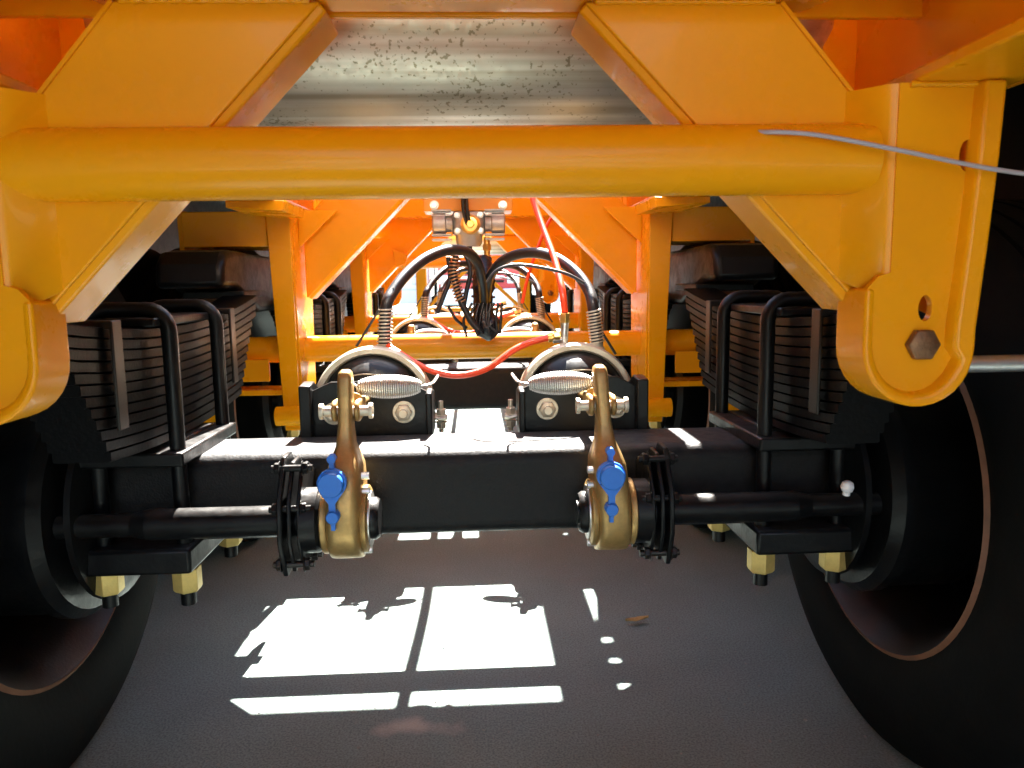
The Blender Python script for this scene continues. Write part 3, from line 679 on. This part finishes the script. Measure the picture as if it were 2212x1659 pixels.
# hoses of the first axle
YH = A+.235
def hose_set():
    res = []
    # black service hoses with spring guards
    for s, tip, path in ((-1, (830, 748), [(834, 665), (850, 628), (880, 590), (920, 558), (965, 541), (1005, 543), (1030, 565), (1042, 610), (1046, 660)]),
                         (1, (1290, 742), [(1282, 668), (1272, 628), (1245, 590), (1205, 560), (1165, 547), (1120, 549), (1082, 567), (1058, 600), (1050, 650)])):
        n = len(path); pts = [W(tip[0], tip[1], YH)] + [W(u, v, YH+.45*(i/(n-1))**1.3) for i, (u, v) in enumerate(path)]
        bm = BM(); tube(bm, pts, .0122, 14); h = obj('brake_hose', bm, M_HOSE, TR, ang=70)
        bm = BM(); coil(bm, pts[:2], .0142, .0018, 11, n=6, seg=14); obj('spring_guard', bm, M_BAND, h, ang=70)
        bm = BM(); b = pts[0]; cyl(bm, b+Vector((0, 0, -.045)), b+Vector((0, 0, .002)), .0125, 16); hexhead(bm, b+Vector((0, 0, -.022)), (0, 0, 1), .0165, .016, washer=False); obj('hose_fitting', bm, M_BAND, h, bev=.0007)
        res.append(h)
    # thin black tubes
    for pts2, r in (([(770, 748), (800, 700), (828, 655), (850, 622)], .0026), ([(1330, 765), (1305, 725), (1290, 700)], .0028), ([(1052, 610), (1075, 583), (1115, 572), (1170, 578), (1225, 592), (1262, 612)], .0034)):
        bm = BM(); tube(bm, [W(u, v, YH+.02) for u, v in pts2], r, 8); res.append(obj('nylon_tube', bm, M_HOSE, TR, ang=70))
    # red supply tube looping between the chambers
    bm = BM(); tube(bm, [W(838, 748, YH-.01), W(868, 766, YH-.03), W(920, 796, YH-.04), W(985, 811, YH-.04), W(1050, 797, YH-.03), W(1108, 757, YH-.01), W(1150, 738, YH), W(1190, 728, YH)], .0068, 14)
    red = obj('red_air_tube', bm, M_RED, TR, ang=70); res.append(red)
    bm = BM(); p = W(1196, 727, YH); cyl(bm, p, p+Vector((-.012, 0, -.002)), .010, 12); hexhead(bm, p, (1, 0, 0), .0115, .014, washer=False); obj('tube_fitting', bm, M_BRASS, red, bev=.0007)
    # upright red tube into the right chamber
    bm = BM(); tube(bm, [W(1140, 385, YH+.27), W(1152, 432, YH+.25), W(1172, 490, YH+.19), W(1198, 560, YH+.10), W(1214, 625, YH+.02), W(1220, 676, YH)], .0072, 14)
    r2 = obj('red_air_tube', bm, M_RED, TR, ang=70); res.append(r2)
    b = W(1220, 676, YH); bm = BM(); hexhead(bm, b+Vector((0, 0, -.020)), (0, 0, 1), .0115, .020, washer=False); obj('tube_nut', bm, M_BRASS, r2, bev=.0007)
    bm = BM(); e = W(1217, 745, YH); cyl(bm, b+Vector((0, 0, -.018)), e, .0088, 16); cyl(bm, e+Vector((-.022, 0, .012)), e+Vector((.002, 0, .012)), .008, 14); obj('elbow', bm, M_SIL, r2, bev=.001)
    return res
hs = hose_set(); axle_parts += hs

bm = BM(); p = Vector((.598, CY-.02, Zc(CZ+.022))); lathe(bm, [(0, 0), (.006, 0), (.006, .006), (.009, .008), (.0105, .014), (.009, .021), (.005, .024), (0, .025)], p, (0, -.2, 1), 18)
obj('grease_cap', bm, mat('white_plastic', (.85, .85, .86), .3), [o for o in axle_parts if o.name.startswith('camshaft_tube')][-1], ang=50)
# copy the whole axle set to the second and third axle
for k in (1, 2):
    for o in list(axle_parts):
        if o is not hs[-1]: copy_tree(o, TR, S*k)      # the upright red tube is there only once

# --- relay valve and wrapped hose bundle in front of the second frame
VY = 2.26
bm = BM(); a = W(915, 432, VY); b = W(1107, 456, VY)
box(bm, a.x, b.x, VY-.02, VY+.10, b.z, b.z+.05); vb = obj('valve_bracket', bm, M_OR, TR, bev=.002)
for u in (938, 1086):
    bm = BM(); hexhead(bm, W(u, 443, VY-.02), (0, -1, 0), .0105, .010); obj('bracket_bolt', bm, M_SIL, vb, bev=.001)
bm = BM()
VZ = .018
secz = [(Zc(.085), .028, .035), (Zc(.095), .034, .038), (Zc(.118), .036, .040), (Zc(.122), .044, .042), (Zc(.175), .044, .042), (Zc(.182), .040, .040)]
vc = W(1013, 495, VY).x
loft(bm, [(z+VZ, vc, hx*1.1, VY+.01, hy) for z, hx, hy in secz], 24, 3.0); val = obj('relay_valve', bm, M_ALU, TR, ang=40)
for side in (-1, 1):
    bm = BM(); xx = vc+side*.076
    lathe(bm, [(0, 0), (.022, 0), (.024, .003), (.024, .018), (.030, .021), (.030, .054), (.026, .058), (0, .058)], (vc+side*.046, VY-.005, Zc(.150)+VZ), (side*1.1, 0, 0), 28); obj('valve_port', bm, M_ALU, val, ang=40)
    for zz in (.123, .136, .190, .204):
        bm = BM(); box(bm, xx-.03, xx+.026, VY-.028, VY+.03, Zc(zz)-.0025, Zc(zz)+.0025); obj('cooling_rib', bm, M_ALU, val, bev=.001)
    for dz in (.146, .190):
        bm = BM(); hexhead(bm, (vc+side*.033, VY-.030, Zc(dz)), (0, -1, 0), .0075, .008); obj('cover_bolt', bm, M_SIL, val, bev=.0006)
bm = BM(); pc = W(1016, 485, VY-.03); lathe(bm, [(.0, 0), (.026, 0), (.028, .004), (.028, .012), (.022, .014), (.020, .020), (.010, .021), (0, .021)], (pc.x, VY-.03, pc.z), (0, -1, 0), 28); obj('port_ring', bm, M_BRASS, val, ang=40)
bm = BM(); hexhead(bm, (pc.x, VY-.048, pc.z), (0, -1, 0), .012, .012, washer=False); obj('port_nut', bm, M_BRASS, val, bev=.001)
for u0, u1 in ((1000, 1010), (1008, 1016)):
    bm = BM(); tube(bm, [W(u0, 380, VY-.06), W(u0, 440, VY-.065), W(u0+3, 465, VY-.062), W(u1, 487, VY-.045)], .0052, 10); obj('control_hose', bm, M_HOSE, val, ang=70)
bm = BM(); e = W(1052, 538, VY); cyl(bm, e+Vector((0, 0, .035)), e+Vector((0, 0, -.035)), .009, 14); hexhead(bm, e+Vector((0, 0, -.004)), (0, 0, 1), .014, .018, washer=False); hexhead(bm, e+Vector((0, 0, -.030)), (0, 0, 1), .012, .014, washer=False); obj('outlet_fitting', bm, M_BRASS, val, bev=.0007)
bm = BM(); tube(bm, [W(1008, 520, VY), W(1010, 545, VY-.01), W(1025, 562, VY-.03), W(1040, 590, VY-.05)], .016, 12); obj('outlet_boot', bm, M_TAPE, val, ang=70)
# bundle wrapped in tape
bm = BM()
tube(bm, [W(1044, 560, 2.10), W(1045, 600, 2.07), W(1043, 640, 2.05), W(1044, 680, 2.04), W(1056, 712, 2.03), W(1068, 728, 2.03)], .03, 14, k=6,
     rf=lambda t: .022+.004*math.sin(t*9)+.016*t if t < .78 else .0365-.10*(t-.78), wob=.10)
bund = obj('hose_bundle', bm, M_TAPE, TR, ang=60)
for i in range(9):
    a = i*.7; u0 = 1012+i*8
    bm = BM(); tube(bm, [W(u0+8, 655, 2.01), W(u0+random.uniform(-14, 10), 690, 2.00), W(u0+random.uniform(-4, 16), 722+random.uniform(-12, 8), 2.0)], .0038, 8); obj('wire', bm, M_HOSE, bund, ang=70)
for v in (622, 641, 668):
    bm = BM(); p = W(1044, v, 2.05); lathe(bm, [(.026, -.003), (.032, -.003), (.032, .003), (.026, .003)], p, (0.05, 0, 1), 20, close=True); obj('cable_tie', bm, M_HOSE, bund)
# hose with steel guard hanging left of the bundle, and its loose tail
for pts2, guard in (([(985, 552), (980, 585), (986, 620), (996, 652), (1006, 672), (1018, 694), (1034, 712)], True), ([(1000, 545), (1010, 560), (1016, 590), (1008, 628), (1002, 660)], False), ([(968, 555), (972, 600), (958, 640), (945, 675)], False)):
    pts = [W(u, v, 1.98) for u, v in pts2]
    bm = BM(); tube(bm, pts, .0085 if guard else .006, 12); h = obj('brake_hose', bm, M_HOSE, TR, ang=70)
    if guard:
        bm = BM(); coil(bm, pts[:4], .0125, .0022, 14, n=6); obj('spring_guard', bm, mat('copper_guard', (.55, .27, .12), .35, metal=.8), h, ang=70)
bm = BM(); pp = [W(968, 660, 2.0), W(985, 690, 2.0), W(1008, 708, 2.02)]; tube(bm, pp, .004, 8); obj('nylon_tube', bm, M_HOSE, TR, ang=70)
# far thin red tube
bm = BM(); tube(bm, [W(1204, 452, 2.9), W(1180, 490, 2.9), W(1158, 545, 2.88), W(1140, 600, 2.86), W(1128, 655, 2.86)], .0062, 10); obj('red_air_tube', bm, M_RED, TR, ang=70)
# wiring harness running down the middle of the frame
bm = BM(); tube(bm, [(-.02, 2.05, Zc(.24)), (-.03, 2.4, Zc(.262)), (-.01, 3.0, Zc(.268)), (-.02, 3.9, Zc(.27)), (0, 5.0, Zc(.27)), (0, 8.0, Zc(.27))], .016, 10); obj('wiring_harness', bm, M_TAPE, TR, ang=70)

# --- pipe seen outside the right hanger
bm = BM(); a = W(2070, 787, .83); cyl(bm, a, a+Vector((.35, 0, .0)), .0095, 18); obj('axle_pipe', bm, M_SIL, TR)

# --- landing gear and its braces at the front of the trailer
for s in (-1, 1):
    bm = BM(); box(bm, s*.50-.05, s*.50+.05, 7.5, 7.6, .12, 1.08); lg = obj('landing_leg', bm, M_OR, TR, bev=.004)
    bm = BM(); box(bm, s*.50-.11, s*.50+.11, 7.44, 7.66, .10, .12); obj('foot_plate', bm, M_OR, lg, bev=.004)
    bm = BM(); bar(bm, (s*.06, 7.52, Zc(.12)), (s*.49, 7.52, Zc(-.28)), .035, .05, (0, 1, 0)); obj('leg_brace', bm, M_OR, lg, bev=.003)
bm = BM(); cyl(bm, (-.45, 7.55, Zc(-.26)), (.45, 7.55, Zc(-.26)), .022, 20); obj('leg_tie', bm, M_OR, TR)

# ------------------------------------------------------------------ loose cable
bm = BM(); tube(bm, [W(1520, 300, .87), W(1580, 290, .845), W(1640, 285.5, .80), W(1720, 287, .785), W(1800, 297, .78), W(1950, 326, .77), W(2100, 357, .765), W(2212, 375, .76), W(2330, 388, .75)], .00235, 10)
c = obj('loose_cable', bm, M_GREY, None, ang=70); c['label'] = 'thin grey loose cable draped over the orange cross tube at right'; c['category'] = 'cable'

# ------------------------------------------------------------------ dry leaf on the ground
def ground_at(u, v):
    d = rt*((u-W_PX/2)/F_PX) + up*((H_PX/2-v)/F_PX) + fw; return Vector((0, 0, H)) + d*(-H/d.z)
M_LEAF = mat('dry_leaf', (0.50, 0.33, 0.12), .7, noise=.6, nscale=60, col2=(.30, .18, .07))
p = ground_at(1376, 1347); bm = BM()
N = 9; L = .062; rows = []
for i in range(N+1):
    t = i/N; w = .011*math.sin(math.pi*min(1, t*1.02+.02))**.8; x = (t-.5)*L; z = .006+.012*abs(t-.45)**1.3
    rows.append([bm.verts.new((p.x+x, p.y+q*w+x*.2, z+abs(q)*.006+random.uniform(0, .001))) for q in (-1, -.5, 0, .5, 1)])
for P, Q in zip(rows, rows[1:]):
    for k in range(4): bm.faces.new((P[k], P[k+1], Q[k+1], Q[k]))
lf = obj('dry_leaf', bm, M_LEAF, None, ang=70); sm = lf.modifiers.new('thick', 'SOLIDIFY'); sm.thickness = .0008
lf['label'] = 'small curled brown dry leaf lying on the shaded ground'; lf['category'] = 'leaf'

# grit scattered over the concrete
bm = BM(); rg = random.Random(3)
for i in range(420):
    y = 1.3+rg.random()**1.5*3.2; x = rg.uniform(-.75, .75)*y*.75; r = rg.choice((.0012, .0016, .002, .0028, .004 if i % 5 == 0 else .0015))
    res = bmesh.ops.create_icosphere(bm, subdivisions=1, radius=r)
    for v in res['verts']: v.co = Vector((v.co.x*rg.uniform(.7, 1.4)+x, v.co.y*rg.uniform(.7, 1.4)+y, v.co.z*.6+r*.4+rg.uniform(-.0003, .0003)))
gr = obj('grit', bm, mat('grit_stone', (.26, .25, .23), .85, noise=.5, nscale=60, col2=(.14, .13, .12)), None, ang=20)
gr['kind'] = 'stuff'; gr['label'] = 'fine grey grit scattered over the concrete ground'; gr['category'] = 'grit'
# ------------------------------------------------------------------ vehicles in the yard far ahead
M_TRED = mat('red_truck_paint', (0.50, 0.03, 0.035), .3, coat=.5); M_TWH = mat('white_truck_paint', (0.75, 0.76, 0.78), .35, coat=.4)
M_TBL = mat('blue_car_paint', (0.06, 0.09, 0.35), .3, coat=.5); M_GLS = mat('dark_glass', (0.03, 0.035, 0.045), .08); M_LAMP = mat('lamp_glass', (0.7, 0.7, 0.72), .15)
def far_wheel(parent, x, y, r, w):
    bm = BM(); lathe(bm, [(.0, -w/2), (r*.55, -w/2+.03), (r*.6, -w/2), (r*.92, -w/2), (r, -w/2+.03), (r, w/2-.03), (r*.92, w/2), (r*.6, w/2), (r*.55, w/2-.03), (0, w/2)], (x, y, r), (1, 0, 0), 28); obj('wheel', bm, M_RUB, parent, ang=40)
def lorry(x, y, width, paint, label, name='parked_lorry', bump=M_TWH):
    t = thing(name, label, 'lorry', (x, y, 0), None); h = width/2
    bm = BM(); prism(bm, [(y, .55), (y-.02, 1.35), (y+.12, 2.35), (y+.45, 2.55), (y+1.9, 2.55), (y+1.9, .55)], x-h, x+h, 'X'); obj('cab', bm, paint, t, bev=.04, seg=3)
    bm = BM(); prism(bm, [(x-h*.86, 1.45), (x+h*.86, 1.45), (x+h*.80, 2.22), (x-h*.80, 2.22)], y-.02, y+.10, 'Y')
    for v in bm.verts: v.co.y += (v.co.z-1.45)*.14
    obj('windscreen', bm, M_GLS, t, bev=.01)
    for q in range(5):
        bm = BM(); box(bm, x-h*.55, x+h*.55, y-.05, y-.005, .86+q*.085, .91+q*.085); obj('grille_bar', bm, M_TWH if q % 2 else M_BK, t, bev=.008)
    bm = BM(); box(bm, x-h*1.02, x+h*1.02, y-.12, y+.1, .42, .74); obj('bumper', bm, bump, t, bev=.03, seg=3)
    for s in (-1, 1):
        bm = BM(); box(bm, x+s*h*.80-.15, x+s*h*.80+.15, y-.06, y+.02, .84, 1.02); obj('headlight', bm, M_LAMP, t, bev=.02)
        bm = BM(); box(bm, x+s*(h+.14)-.09, x+s*(h+.14)+.09, y-.02, y+.05, 1.5, 1.95); box(bm, x+s*(h-.01)-.02, x+s*(h+.12)+.02, y+.0, y+.03, 1.86, 1.89); obj('mirror', bm, M_BK, t, bev=.01)
        far_wheel(t, x+s*(h-.16), y+.75, .47, .28); far_wheel(t, x+s*(h-.2), y+4.2, .47, .34)
    bm = BM(); box(bm, x-h*1.03, x+h*1.03, y+2.05, y+6.2, .95, 2.9); obj('cargo_box', bm, M_TWH, t, bev=.02)
    bm = BM(); box(bm, x-.42, x+.42, y+1.5, y+6.1, .6, .85); obj('chassis_rail', bm, M_BK, t, bev=.01)
    return t
lorry(.15, 15.5, 1.7, M_TRED, 'red lorry with white bumper parked far ahead beyond the trailer')
lorry(-2.1, 17.0, 2.3, M_TWH, 'white lorry parked left of the red lorry far ahead')
lorry(2.5, 16.5, 2.2, M_TBL, 'blue lorry with white bumper parked right of the red lorry', )
